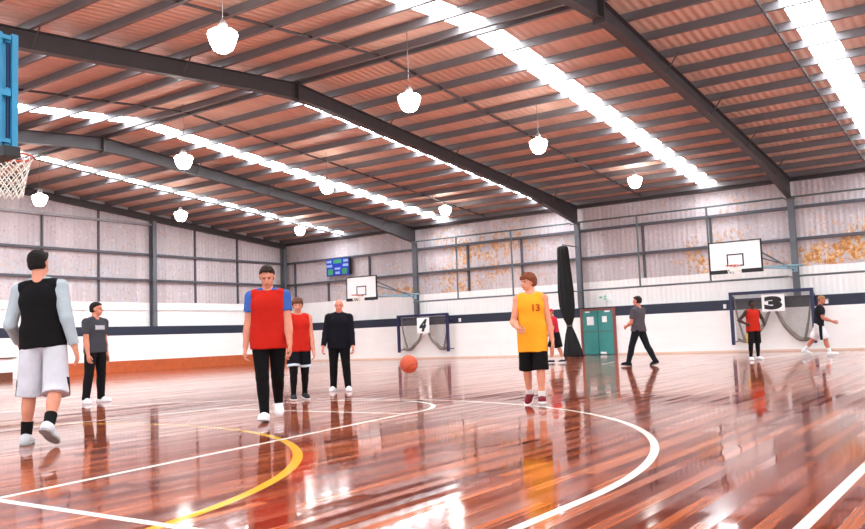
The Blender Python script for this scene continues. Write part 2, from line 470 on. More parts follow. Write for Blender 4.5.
# ------------------------------------------------------------------ far hoops
def net_mesh(mb, r0, r1, h, n=10, rows=6, rad=.006, z0=0., cx=0., cy=0.):
    pts = lambda i, k: (cx+(r0+(r1-r0)*(i/rows)**.7)*math.cos(2*math.pi*(k+(i % 2)*.5)/n), cy+(r0+(r1-r0)*(i/rows)**.7)*math.sin(2*math.pi*(k+(i % 2)*.5)/n), z0-h*i/rows)
    for i in range(rows):
        for k in range(n):
            ks = (k, k-1) if i % 2 == 0 else (k, k+1)
            for k2 in ks: mb.tube([pts(i, k), pts(i+1, k2)], rad, 5)
    return mb
def far_hoop(xc, y, z0, lab, xcol):
    t = thing('basketball_hoop', lab, 'basketball hoop', (xc, y, 0), 0, 'wall mounted hoops on the back wall')
    bw, bh = .875, 1.02
    b = MB().box(-bw, 0, z0, bw, .04, z0+bh).build('backboard', M_WHITEPAINT, t)
    e = .035
    MB().box(-bw-e, -.012, z0-.02, -bw+.01, .05, z0+bh+e).box(bw-.01, -.012, z0-.02, bw+e, .05, z0+bh+e).box(-bw-e, -.012, z0+bh-.005, bw+e, .05, z0+bh+e).build('border', M_BLACK, b)
    w, q0, q1 = .29, z0+.16, z0+.60; l = .045
    MB().box(-w, -.01, q0, w, 0, q0+l).box(-w, -.01, q1-l, w, 0, q1).box(-w, -.01, q0, -w+l, 0, q1).box(w-l, -.01, q0, w, 0, q1).build('target_square', M_BLACK, b)
    for (pa, pb) in ((-bw-.03, -.2), (.2, bw+.03)): MB().box(pa, -.04, z0-.08, pb, .07, z0+.05).build('bottom_pad', M_BLACK, t)
    zr = z0+.17
    rim = MB(); rim.tube([(.23*math.cos(a), -.38+.23*math.sin(a), zr) for a in [2*math.pi*k/28 for k in range(28)]], .014, 6, closed=True)
    rim.box(-.07, -.15, zr-.05, .07, -.005, zr+.01); rim.build('rim', M_RIM, t)
    net_mesh(MB(), .23, .13, .40, 10, 5, .007, zr-.01, 0, -.38).build('net', M_NETCORD, t)
    dy = YL-y
    # arms back to the wall column and sheeting, all pale blue tube
    cx = xcol-xc
    mb = MB()
    for s in (-1, 1): mb.tube([(s*.45, .05, z0+.12), (s*.45, .35, z0+.12)], .03, 8).tube([(s*.45, .05, z0+.85), (s*.45, .35, z0+.85)], .03, 8)
    mb.tube([(-.45, .35, z0+.12), (cx+.3, dy-.06, z0+.12)], .035, 8)
    mb.tube([(.45, .35, z0+.12), (cx, dy-.06, z0+.02)], .035, 8)
    mb.tube([(-.45, .35, z0+.12), (-.45, dy-.0, z0+.0)], .035, 8)
    mb.build('support_arm', M_PALEBLUE, t)
    MB().tube([(.45, .35, z0+.85), (cx, dy-.05, z0-.05)], .03, 8).tube([(-.45, .35, z0+.85), (cx, dy-.04, z0+.08)], .026, 8).tube([(-.45, .35, z0+.12), (-.45, .35, z0+.85)], .03, 8).tube([(.45, .35, z0+.12), (.45, .35, z0+.85)], .03, 8).build('brace', M_STEEL2, t)
    MB().box(cx-.08, dy-.09, z0-.10, cx+.08, dy-.003, z0+.16).build('mounting_plate', M_PALEBLUE, t)
    return t
far_hoop(-8.06, 30.2, 2.87, 'white basketball backboard with black square mounted above the goal numbered 3', -6.41)
far_hoop(-25.05, 30.2, 2.86, 'white basketball backboard mounted on the wall beside the blue scoreboard', -23.0)

# ------------------------------------------------------------------ near hoop, seen from behind at the left edge
t = thing('basketball_hoop', 'turquoise framed basketball backboard with white net at the left edge', 'basketball hoop', (-8.74, 4.72, 0))
by = -.42; z0 = 2.93
b = MB().box(-.86, by, z0, .86, by+.025, z0+1.12).build('backboard', plain('pale_backboard_panel', (210, 222, 228), .25), t)
fr = MB()
for x in (-.84, -.55, .55, .80): fr.box(x-.03, by-.10, z0, x+.03, by-.001, z0+1.12)
for z in (z0, z0+.52, z0+1.04): fr.box(-.86, by-.085, z, .86, by-.001, z+.07)
fr.box(.85, by-.03, z0-.01, .885, by+.03, z0+1.13).box(-.885, by-.03, z0-.01, -.85, by+.03, z0+1.13)
fr.build('board_frame', M_TEAL, t)
for x in (-.83, .83): MB().box(x-.02, by-.06, z0+.02, x+.02, by-.002, z0+1.1).build('dark_gap_strip', M_NAVY, t)  # added strips, coloured dark to stand for the shaded gap beside the post
MB().tube([(.87, by-.15, z0+.02), (.87, by-.15, z0+1.12)], .03, 8).box(.80, by-.16, z0+.5, .90, by-.05, z0+.56).box(.80, by-.16, z0+1.06, .90, by-.05, z0+1.1).box(.80, by-.16, z0+.04, .90, by-.05, z0+.08).build('side_rod', M_TEAL, t)
MB().box(-.90, by-.12, z0-.09, .90, by+.05, z0+.015).build('bottom_pad', M_BLACK, t, bevel=.012)
zr = 3.05
rim = MB(); rim.tube([(.235*math.cos(a), .235*math.sin(a), zr) for a in [2*math.pi*k/36 for k in range(36)]], .011, 8, closed=True)
rim.box(-.08, by+.025, zr-.1, .08, -.225, zr+.005); rim.build('rim', M_RIM, t)
net_mesh(MB(), .232, .135, .43, 12, 7, .0065, zr-.012).build('net', M_NETCORD, t, smooth=True)
mb = MB()
for x in (-.55, .55):
    mb.tube([(x, by-.10, z0+.2), (x, YF-4.72+.16, z0-.0)], .045, 8); mb.tube([(x, by-.10, z0+.95), (x, YF-4.72+.16, z0+1.9)], .04, 8)
mb.build('support_arm', M_TEAL, t)

# ------------------------------------------------------------------ wall goals with numbers
def net_material():
    m, g, b = principled('grey_knotted_netting')
    x, y, z, v = g.pos()
    a = ((x+z)/.06).f('FRACT'); c = ((x-z)/.06).f('FRACT')
    strand = a.f('LESS_THAN', .17).f('MAXIMUM', c.f('LESS_THAN', .17))
    g.l.new(strand.s, b.inputs['Alpha'])
    b.inputs['Base Color'].default_value = c4(lin((128, 122, 118))); b.inputs['Roughness'].default_value = .9
    return m
M_NET = net_material()
M_NETBUNCH = plain('grey_bunched_netting', (134, 126, 120), .95, 0, .2, 30., .8, bscale=60)
def wall_goal(xa, xb, zt, zb, y, digit, lab, shear, fs):
    c = (xa+xb)/2; hw = (xb-xa)/2; d = YL-y
    t = thing('goal_frame', lab, 'goal', (c, y, 0), 0, 'numbered goal frames on the back wall')
    for s in (-1, 1): MB().box(s*hw-.055, -.055, zb, s*hw+.055, .055, zt-.05).build('post', M_NAVY, t, bevel=.01)
    MB().box(-hw-.055, -.06, zt-.11, hw+.055, .06, zt).build('crossbar', M_NAVY, t, bevel=.01)
    MB().tube([(-hw, d-.08, zt-.26), (hw, d-.08, zt-.26)], .03, 8).build('back_bar', M_NAVY, t)
    for s in (-1, 1):
        MB().tube([(s*hw, 0, zt-.055), (s*hw, d-.08, zt-.26), (s*hw, d, zt-.26)], .028, 8).build('stay', M_NAVY, t)
        MB().tube([(s*hw*.98, .0, zb+.12), (s*hw*.98, d, zb+.12)], .022, 8).build('stay', M_NAVY, t)
        MB().box(s*(hw+.36)-.05, d-.05, 1.60, s*(hw+.36)+.05, d, 1.76).build('wall_clip', M_WHITEPAINT, t)
    # netting: hung from the crossbar and hitched up at the middle, so that it falls in two swags
    def hem(u):                 # u -1..1 : height of the lower edge
        a = min(abs(u)/.80, 1.)
        return zb + .10 + (zt-.66-zb)*(1-math.sin(a*math.pi/2))**1.1 + .10*max(0., abs(u)-.8)/.2
    bm = bmesh.new(); nx, nz = 56, 10; grid = []
    for i in range(nx+1):
        u = -1+2*i/nx; row = []
        for k in range(nz+1):
            w = k/nz; z = (zt-.10)*(1-w) + hem(u)*w
            row.append(bm.verts.new((u*(hw-.06), .10 + .10*w + .05*math.sin(u*17)*w, z)))
        grid.append(row)
    for i in range(nx):
        for k in range(nz): bm.faces.new((grid[i][k], grid[i+1][k], grid[i+1][k+1], grid[i][k+1]))
    me = bpy.data.meshes.new('net'); bm.to_mesh(me); bm.free()
    net = link('net', me, M_NET, t, True)
    for s in (-1, 1):
        pts = []; rr = []
        for i in range(25):
            u = .06 + .90*i/24
            pts.append((s*u*(hw-.06), .20+.05*math.sin(s*u*17), hem(u)+.02)); rr.append(.045+.035*math.sin(math.pi*i/24))
        MB().tube(pts, rr, 8).build('net_gather', M_NETBUNCH, net, smooth=True)
        pts = [(s*(hw-.08)*(1-.22*q**1.6), .14+.04*q, zt-.15-(zt-zb-.27)*q) for q in [k/10 for k in range(11)]]
        MB().tube(pts, [.02+.03*q/10 for q in range(11)], 8).build('net_gather', M_NETBUNCH, net, smooth=True)
    # number board hung from the crossbar
    sw = .38 if digit == '3' else .33
    sc = .10
    bd = MB().box(sc-sw, -.10, zt-.75 if digit == '3' else zt-.86, sc+sw, -.07, zt-.16).build('number_board', M_WHITEPAINT, t)
    me = text_mesh(digit, fs, .045, shear)
    o = link('number', me, M_BLACK, bd); o.rotation_euler = (R(90), 0, 0)
    cs = [v.co for v in me.vertices]
    mx = (min(v.x for v in cs)+max(v.x for v in cs))/2; my = (min(v.y for v in cs)+max(v.y for v in cs))/2
    hgt = max(v.y for v in cs)-min(v.y for v in cs); wid = max(v.x for v in cs)-min(v.x for v in cs)
    zc = (zt-.16 + (zt-.75 if digit == '3' else zt-.86))/2
    ty = .47/hgt if digit == '3' else .56/hgt; tx = (.60 if digit == '3' else .44)/wid
    o.scale = (tx, ty, 1)
    o.location = (sc-mx*tx, -.102, zc-my*ty)
    return t
wall_goal(-8.56, -5.83, 2.16, .27, 31.12, '3', 'navy goal frame with number 3 board and grey net, near the two right players', 0, .6)
wall_goal(-23.66, -20.93, 2.02, .31, 31.12, '4', 'navy goal frame with number 4 board and grey net, behind the flying ball', .35, .7)

# ------------------------------------------------------------------ scoreboard, door, exit sign, curtain, bench
M_SCORE = plain('scoreboard_blue', (28, 52, 170), .35, 0, .1)
M_GREEN = plain('scoreboard_green', (60, 150, 90), .4, 0, .1)
M_WIN = plain('scoreboard_pale_panel', (150, 176, 214), .4, 0, .06)
t = thing('scoreboard', 'blue electronic scoreboard with green and pale panels on the back wall', 'scoreboard', (-27.75, YS-.30, 4.2))
MB().box(-.74, 0, 0, .74, .14, .85).build('case', M_SCORE, t, bevel=.01)
MB().box(-.26, -.012, .62, .26, .0, .80).build('clock_panel', M_GREEN, t)
for x0, x1, z0_, z1_, m in ((-.70, -.36, .44, .56, M_WIN), (.36, .70, .44, .56, M_WIN), (-.62, -.30, .06, .34, M_GREEN), (.30, .62, .06, .34, M_GREEN), (-.18, .18, .30, .40, M_WIN), (-.14, .14, .08, .2, M_WIN), (-.70, -.40, .66, .78, M_WIN), (.40, .70, .66, .78, M_WIN)):
    MB().box(x0, -.012, z0_, x1, 0, z1_).build('score_panel', m, t)
MB().box(.74, -.01, .02, .80, .15, .83).build('side_cover', M_BLACK, t)
MB().box(-.6, .14, .3, .6, .30, .4).build('mounting_rail', M_STEEL, t)

door = struct(MB().box(-14.62, YL-.02, .02, -13.32, YL+.04, 1.78).build('door_1', M_DOOR))
MB().box(-14.72, YL-.05, 0, -14.62, YL+.06, 1.86).box(-13.32, YL-.05, 0, -13.2, YL+.06, 1.86).box(-14.62, YL-.05, 1.78, -13.32, YL+.06, 1.86).build('door_frame', M_DFRAME, door)
MB().box(-13.985, YL-.026, .02, -13.955, YL-.018, 1.78).build('meeting_strip', plain('dark_teal_strip', (30, 90, 86), .5), door)
MB().box(-14.60, YL-.032, .90, -13.34, YL-.018, .98).build('push_rail', plain('dull_teal_rail', (70, 120, 112), .4), door)
for x0, x1, z0_, z1_ in ((-14.44, -14.14, 1.20, 1.54), (-13.78, -13.58, 1.30, 1.54), (-14.50, -14.30, 1.70, 1.76), (-13.66, -13.44, 1.70, 1.76), (-13.92, -13.66, .04, .12)):
    MB().box(x0, YL-.028, z0_, x1, YL-.018, z1_).build('notice', M_PAPER, door)
t = thing('exit_sign', 'small white exit sign with green marks above the green double door', 'sign', (-13.78, YS-.03, 2.18))
MB().box(-.28, -.02, 0, .28, .03, .26).build('sign_case', M_WHITEPAINT, t)
ge = plain('exit_sign_green', (120, 200, 160), .5)
MB().box(.02, -.026, .05, .07, -.018, .15).box(.0, -.026, .14, .12, -.018, .18).box(.05, -.026, .19, .09, -.018, .23).box(.07, -.026, .03, .13, -.018, .07).box(-.02, -.026, .03, .03, -.018, .06).build('running_figure', ge, t)
MB().prism([(-.22, .13), (-.13, .20), (-.13, .155), (-.05, .155), (-.05, .105), (-.13, .105), (-.13, .06)], 'y', -.026, -.018).build('arrow', ge, t)

t = thing('divider_curtain', 'tall gathered black divider curtain tied near its foot beside the green door', 'curtain', (-14.62, 30.25, 0))
bm = bmesh.new(); rings = []
prof = [(.0, .38), (.10, .37), (.45, .30), (.85, .20), (1.12, .115), (1.20, .09), (1.28, .12), (1.55, .22), (2.0, .29), (2.6, .30), (3.2, .27), (3.8, .24), (4.2, .22), (4.32, .20), (4.36, .12)]
for z, r in prof:
    ring = []
    for k in range(64):
        a = 2*math.pi*k/64
        rr = r*(1 + .10*math.sin(9*a + z*.6) + .05*math.sin(17*a - z))
        ring.append(bm.verts.new((rr*math.cos(a) - .0*z, rr*.75*math.sin(a), z)))
    rings.append(ring)
for A, B in zip(rings, rings[1:]):
    for k in range(64): bm.faces.new((A[k], A[(k+1) % 64], B[(k+1) % 64], B[k]))
bm.faces.new(rings[0][::-1]); bm.faces.new(rings[-1])
for v in bm.verts: v.co.x += -.05*math.sin(min(v.co.z, 4.4)/4.4*3.0) - .05*v.co.z + .15
me = bpy.data.meshes.new('curtain_cloth'); bm.to_mesh(me); bm.free()
link('curtain_cloth', me, M_CURTAIN, t, True)
MB().tube([(.115*math.cos(a)+.05, .09*math.sin(a), 1.2) for a in [2*math.pi*k/20 for k in range(20)]], .022, 6, closed=True).build('tie', plain('grey_tie_rope', (96, 92, 92), .8), t)
MB().tube([(-.07, 0, 4.3), (-.07, .0, 4.42), (-.08, YL-30.25-.004, 4.42)], .025, 8).build('hanger', M_STEEL2, t)

t = thing('bench', 'long white bench front with brown top edge along the end wall, left edge', 'bench', (XL+.35, 14.5, 0))
MB().box(-.24, -5.5, .76, .26, 2.4, .81).build('seat_top', M_BROWN, t)
MB().box(-.20, -5.4, .26, .20, 2.3, .76).build('front_panel', M_WHITEPAINT, t)
MB().box(-.16, -5.4, 0, .18, 2.3, .26).build('plinth', M_BROWN, t)

# ------------------------------------------------------------------ ball
t = thing('basketball', 'orange basketball in mid air in front of the goal numbered 4', 'ball', (-6.73, 9.05, .61))
bm = bmesh.new(); bmesh.ops.create_uvsphere(bm, u_segments=32, v_segments=20, radius=.121)
me = bpy.data.meshes.new('ball_skin'); bm.to_mesh(me); bm.free()
link('ball_skin', me, plain('orange_pebbled_leather', (196, 78, 44), .55, 0, .08, 40., .4, bscale=160), t, True)
mb = MB()
for k in range(2):
    ax = [(math.cos(a), math.sin(a), 0) for a in [2*math.pi*i/40 for i in range(40)]]
    M = Matrix.Rotation(R(90*k), 3, 'X')
    mb.tube([M @ Vector(p)*.1205 for p in ax], .0022, 5, closed=True)
for s in (-1, 1):
    mb.tube([Vector((s*(.075-.03*math.cos(2*a)), .0, 0)) + Vector((0, math.cos(a), math.sin(a)))*math.sqrt(max(0, .1205**2-(.075-.03*math.cos(2*a))**2)) for a in [2*math.pi*i/40 for i in range(40)]], .0022, 5, closed=True)
o = mb.build('seam', M_BLACK, t); o.rotation_euler = (.4, .5, .3)

# ------------------------------------------------------------------ people (signed distance bodies)
def A_(v): return np.array(v, float)
class Cone:
    def __init__(s, a, b, ra, rb, k=.02, flat=None, cuts=()):
        s.a, s.b, s.ra, s.rb, s.k, s.flat, s.cuts = A_(a), A_(b), ra, rb, k, flat, cuts
    def bounds(s):
        r = max(s.ra, s.rb); return np.minimum(s.a, s.b)-r, np.maximum(s.a, s.b)+r
    def d(s, P):
        ba = s.b-s.a; L = ba@ba+1e-12; q = P-s.a
        t = np.clip(q@ba/L, 0, 1)
        e = q - t[..., None]*ba
        if s.flat is not None:
            n, f = s.flat; e = e + (e@n)[..., None]*n*(f-1)
        d = np.sqrt((e*e).sum(-1)) - (s.ra+(s.rb-s.ra)*t)
        for p, n in s.cuts: d = np.maximum(d, (P-A_(p))@A_(n))
        return d
class Ell:
    def __init__(s, c, r, ax, k=.02, cuts=()):
        s.c, s.r, s.ax, s.k, s.cuts = A_(c), A_(r), np.array(ax), k, cuts   # ax rows: local axes
    def bounds(s):
        m = s.r.max(); return s.c-m, s.c+m
    def d(s, P):
        q = (P-s.c)@s.ax.T; k0 = np.sqrt(((q/s.r)**2).sum(-1)); k1 = np.sqrt(((q/s.r**2)**2).sum(-1))+1e-9
        d = k0*(k0-1)/k1
        for p, n in s.cuts: d = np.maximum(d, (P-A_(p))@A_(n))
        return d
def sdf_mesh(name, prims, vox):
    lo = np.min([p.bounds()[0] for p in prims], 0)-3*vox-.01; hi = np.max([p.bounds()[1] for p in prims], 0)+3*vox+.01
    n = np.ceil((hi-lo)/vox).astype(int)+1
    D = np.full(n, .2, np.float32)
    axs = [lo[i]+vox*np.arange(n[i]) for i in range(3)]
    for p in prims:
        a, b = p.bounds(); m = p.k*1.5+2.5*vox
        i0 = np.maximum(np.floor((a-m-lo)/vox).astype(int), 0); i1 = np.minimum(np.ceil((b+m-lo)/vox).astype(int)+1, n)
        sl = tuple(slice(i0[i], i1[i]) for i in range(3))
        Pg = np.stack(np.meshgrid(*[axs[i][sl[i]] for i in range(3)], indexing='ij'), -1)
        d = p.d(Pg); o = D[sl]
        h = np.maximum(p.k-np.abs(d-o), 0)/p.k
        D[sl] = np.minimum(d, o)-h*h*p.k*.25
    ins = D < 0
    # surface nets
    nx, ny, nz = n-1
    acc = np.zeros((nx, ny, nz, 3), np.float32); cnt = np.zeros((nx, ny, nz), np.float32)
    corners = [(i, j, k) for i in (0, 1) for j in (0, 1) for k in (0, 1)]
    def C(arr, c): return arr[c[0]:c[0]+nx, c[1]:c[1]+ny, c[2]:c[2]+nz]
    for ai, a in enumerate(corners):
        for b in corners[ai+1:]:
            if sum(abs(a[q]-b[q]) for q in range(3)) != 1: continue
            da, db = C(D, a), C(D, b); cross = C(ins, a) != C(ins, b)
            t = np.where(cross, da/(da-db+1e-12), 0)
            for q in range(3): acc[..., q] += np.where(cross, a[q]+t*(b[q]-a[q]), 0)
            cnt += cross
    act = cnt > 0
    idx = np.full(act.shape, -1, np.int64); ii = np.argwhere(act); idx[act] = np.arange(len(ii))
    V = (ii + acc[act]/cnt[act][:, None])*vox + lo
    F = []
    for ax in range(3):
        o1, o2 = [(1, 2), (2, 0), (0, 1)][ax]
        sa = [slice(1, -1)]*3; sb = [slice(1, -1)]*3
        sa[ax] = slice(0, -1); sb[ax] = slice(1, None)
        A = ins[tuple(sa)]; B = ins[tuple(sb)]
        base = np.argwhere(A != B); flip = A[A != B]
        off = np.ones(3, int); off[ax] = 0
        g = base+off
        e1 = np.zeros(3, int); e1[o1] = 1; e2 = np.zeros(3, int); e2[o2] = 1
        q = [idx[tuple((g-e1-e2).T)], idx[tuple((g-e2).T)], idx[tuple(g.T)], idx[tuple((g-e1).T)]]
        Q = np.stack(q, 1); Q[~flip] = Q[~flip][:, ::-1]
        F.append(Q)
    F = np.concatenate(F); F = F[(F >= 0).all(1)]
    me = bpy.data.meshes.new(name); me.from_pydata(V.tolist(), [], F.tolist()); me.update()
    return me
def join(name, meshes):
    vs, fs = [], []
    for me in meshes:
        o = len(vs); vs += [tuple(v.co) for v in me.vertices]; fs += [[i+o for i in p.vertices] for p in me.polygons]
        bpy.data.meshes.remove(me)
    m = bpy.data.meshes.new(name); m.from_pydata(vs, [], fs); m.update(); return m

def unit(v): v = A_(v); return v/np.linalg.norm(v)
def rotm(axis, ang):
    return np.array(Matrix.Rotation(ang, 3, Vector(axis)))
def cloth(name, rgb, noise=.08, bump=.5): return plain(name, tuple(v*.78 if max(rgb) < 70 else v*.93 for v in rgb), .9, 0, noise, 5., bump, spec=.15, bscale=14.)
SKIN = {}
def skin(rgb):
    k = 'skin_%d_%d_%d' % rgb
    return plain(k, tuple(v*f for v, f in zip(rgb, (.92, .88, .86))), .6, 0, .10, 12., spec=.3)

def view_heading(x, y, ang):
    """heading seen from the camera side: 0 away, 90 towards image right, 180 towards the camera"""
    v = Vector((x, y)).normalized(); a = R(ang)
    r = Vector((v.y, -v.x)); h = v*math.cos(a) + r*math.sin(a)
    return math.atan2(h.y, h.x) - math.pi/2        # local +Y -> heading

def person(label, x, y, H, ang, sk, legs, arms, lean=0., side=0., head=(0, 0), fine=.011, top=None, bottom=None,
           hair=None, shoes=None, socks=None, build=1., under=None, extras=None, group=None):
    root = thing('person', label, 'person', (x, y, 0), view_heading(x, y, ang), group)
    X = A_((1, 0, 0)); Y = A_((0, 1, 0)); Z = A_((0, 0, 1))
    # --- skeleton, hip at the origin first
    T = rotm((1, 0, 0), -R(lean)) @ rotm((0, 1, 0), R(side))
    U, F, Rt = T@Z, T@Y, T@X
    J = {}
    legd = []
    for s, L in zip((1, -1), legs):
        flex, abd, knee, pitch, toe = L
        hip = X*s*.055*H - Z*.0
        u = unit((s*math.sin(R(abd)), math.sin(R(flex))*math.cos(R(abd)), -math.cos(R(flex))*math.cos(R(abd))))
        bk = -Y - (-Y@u)*u; bk = unit(bk)
        sh = math.cos(R(knee))*u + math.sin(R(knee))*bk
        kn = hip+u*.245*H; an = kn+sh*.232*H
        fd = unit((s*math.sin(R(toe)), math.cos(R(toe)), 0)); fd = unit(fd*math.cos(R(pitch)) + Z*math.sin(R(pitch)))
        fu = unit(Z - (Z@fd)*fd)
        legd.append(dict(hip=hip, kn=kn, an=an, fd=fd, fu=fu, u=u, sh=sh, s=s))
    low = min(min((l['an']-l['fu']*.043*H - l['fd']*.045*H)[2], (l['an']-l['fu']*.043*H + l['fd']*.10*H)[2]) for l in legd)
    off = Z*(-low)
    fx = sum((l['an'] for l in legd))/2; off = off - A_((fx[0], fx[1], 0))
    for l in legd:
        for k in ('hip', 'kn', 'an'): l[k] = l[k]+off
    hipc = off.copy()
    chest = hipc+U*.215*H; neck = hipc+U*.315*H
    hy, hp = R(head[0]), R(head[1])
    HR = T @ rotm((0, 0, 1), -hy) @ rotm((1, 0, 0), -hp)
    hx, hf, hu = HR@X, HR@Y, HR@Z
    hb = neck+U*.035*H; hc = hb+hu*.062*H+hf*.012*H
    b = build
    body = []
    fl = (F, 1.5)
    body += [Ell(hipc+U*.03*H, A_((.093*b, .066*b, .07))*H, (Rt, F, U), .03),
             Cone(hipc+U*.05*H, hipc+U*.20*H, .084*H*b, .098*H*b, .03, fl),
             Ell(hipc+U*.225*H, A_((.104*b, .068*b, .085))*H, (Rt, F, U), .03)]
    armd = []
    for s, a in zip((1, -1), arms):
        flex, abd, elb, inw, curl = a
        shj = hipc+U*.277*H+Rt*s*.106*H*(.5+.5*b)
        u = T@unit((s*math.sin(R(abd)), math.sin(R(flex))*math.cos(R(abd)), -math.cos(R(flex))*math.cos(R(abd))))
        bd = T@unit((-s*math.sin(R(inw)), math.cos(R(inw)), 0)); bd = unit(bd-(bd@u)*u)
        f = math.cos(R(elb))*u+math.sin(R(elb))*bd
        el = shj+u*.178*H; wr = el+f*.145*H
        armd.append(dict(sh=shj, el=el, wr=wr, f=f, u=u, s=s, bd=bd, curl=curl))
        body += [Cone(neck-U*.01*H, shj+U*.004*H, .033*H, .034*H, .03),
                 Cone(shj, el, .0345*H*b, .026*H*b, .03), Cone(el, wr, .027*H*b, .018*H, .02),
                 Ell(el+f*.045*H, A_((.028*b, .028*b, .05))*H, (unit(np.cross(bd, f)), unit(np.cross(f, np.cross(bd, f))), f), .02)]
    body += [Cone(neck-U*.03*H, hb+hu*.02*H, .036*H, .033*H, .025)]
    for l in legd:
        calfb = unit(np.cross(l['sh'], np.cross(-Y, l['sh'])))
        body += [Cone(l['hip'], l['kn'], .057*H*b, .036*H, .03), Cone(l['kn'], l['an'], .033*H, .021*H, .02),
                 Ell(l['kn']+l['sh']*.075*H+calfb*.010*H, A_((.031, .034, .075))*H, (unit(np.cross(calfb, l['sh'])), calfb, l['sh']), .025),
                 Cone(l['an']-l['fu']*.02*H-l['fd']*.02*H, l['an']-l['fu']*.026*H+l['fd']*.085*H, .022*H, .017*H, .02)]
    meshes = [sdf_mesh('b', body, fine)]
    # head: skull, jaw, brow, nose, lips, ears
    hd = [Ell(hc+hu*.012*H-hf*.008*H, A_((.042, .054, .050))*H, (hx, hf, hu), .015), Ell(hc-hu*.026*H+hf*.014*H, A_((.034, .038, .042))*H, (hx, hf, hu), .02),
          Cone(hc-hu*.055*H+hf*.034*H, hc-hu*.054*H+hf*.036*H, .012*H, .012*H, .015),
          Cone(hc+hu*.006*H+hf*.047*H, hc-hu*.018*H+hf*.060*H, .0055*H, .0085*H, .006),
          Cone(hc+hu*.014*H+hf*.044*H-hx*.022*H, hc+hu*.014*H+hf*.044*H+hx*.022*H, .006*H, .006*H, .01),
          Cone(hc-hu*.036*H+hf*.048*H-hx*.012*H, hc-hu*.036*H+hf*.048*H+hx*.012*H, .005*H, .005*H, .006),
          Cone(hb-hu*.03*H, hc-hu*.02*H-hf*.01*H, .033*H, .034*H, .02)]
    for s in (1, -1): hd.append(Ell(hc+hx*s*.043*H-hu*.004*H-hf*.004*H, A_((.006, .013, .019))*H, (hx, hf, hu), .006))
    meshes.append(sdf_mesh('h', hd, fine*.6))
    # hands: palm, four fingers of two bends, thumb
    for a in armd:
        f = a['f']; s = a['s']
        # relaxed palm faces the thigh: its normal points inwards
        inn = -Rt*s if abs(f@Rt) < .8 else -U
        nrm = unit(inn-(inn@f)*f); wid = unit(np.cross(f, nrm))*1.0
        if wid@(F) < 0: wid = -wid
        if abs(wid@F) < .3 and wid@U < 0: wid = -wid       # thumb side up when the forearm is level
        pw = a['wr']; pal = pw+f*.050*H; a['hand'] = pw+f*.06*H
        hp_ = [Cone(pw-f*.01*H, pw+f*.012*H, .0165*H, .017*H, .01, (nrm, 1.25)), Cone(pw+f*.018*H+wid*.006*H, pal+wid*.010*H, .017*H, .012*H, .01, (nrm, 1.5)), Cone(pw+f*.018*H-wid*.006*H, pal-wid*.012*H, .016*H, .012*H, .01, (nrm, 1.5))]
        c = R(a['curl'])
        for k, (w, ln) in enumerate(((.0185, .046), (.0062, .052), (-.0062, .048), (-.0185, .037))):
            p0 = pal+wid*w*H+f*.004*H
            d1 = unit(f*math.cos(c*.5)+nrm*math.sin(c*.5)+wid*w*3); d2 = unit(f*math.cos(c*1.3)+nrm*math.sin(c*1.3)); d3 = unit(f*math.cos(c*2.0)+nrm*math.sin(c*2.0))
            p1 = p0+d1*ln*.45*H; p2 = p1+d2*ln*.32*H; p3 = p2+d3*ln*.25*H
            hp_ += [Cone(p0-d1*.012*H, p1, .0052*H, .005*H, .002), Cone(p1, p2, .005*H, .0046*H, .002), Cone(p2, p3, .0046*H, .004*H, .002)]
        q0 = pw+f*.018*H+wid*.012*H; td = unit(f*.75+wid*.62+nrm*.25); q1 = q0+td*.03*H; q2 = q1+unit(f*.95+wid*.2+nrm*.3)*.026*H
        hp_ += [Cone(q0, q1, .0085*H, .0062*H, .004), Cone(q1, q2, .006*H, .0048*H, .003)]
        meshes.append(sdf_mesh('hd', hp_, fine*.38))
    bo = link('body', join('body', meshes), skin(sk), root, True)
    # eyes, brows, mouth
    eyem = plain('dark_eye', (30, 24, 22), .3); 
    for s in (1, -1):
        c = hc+hu*.002*H+hf*.0445*H+hx*s*.0175*H
        link('eye', sdf_mesh('eye', [Ell(c, A_((.0075, .006, .0042))*H, (hx, hf, hu))], .0025), eyem, bo, True)
    link('mouth', sdf_mesh('mouth', [Cone(hc-hu*.0375*H+hf*.0505*H-hx*.012*H, hc-hu*.0375*H+hf*.0505*H+hx*.012*H, .0035*H, .0035*H)], .003), plain('lip_%d' % sk[0], (int(sk[0]*.72), int(sk[1]*.55), int(sk[2]*.55)), .5), bo, True)
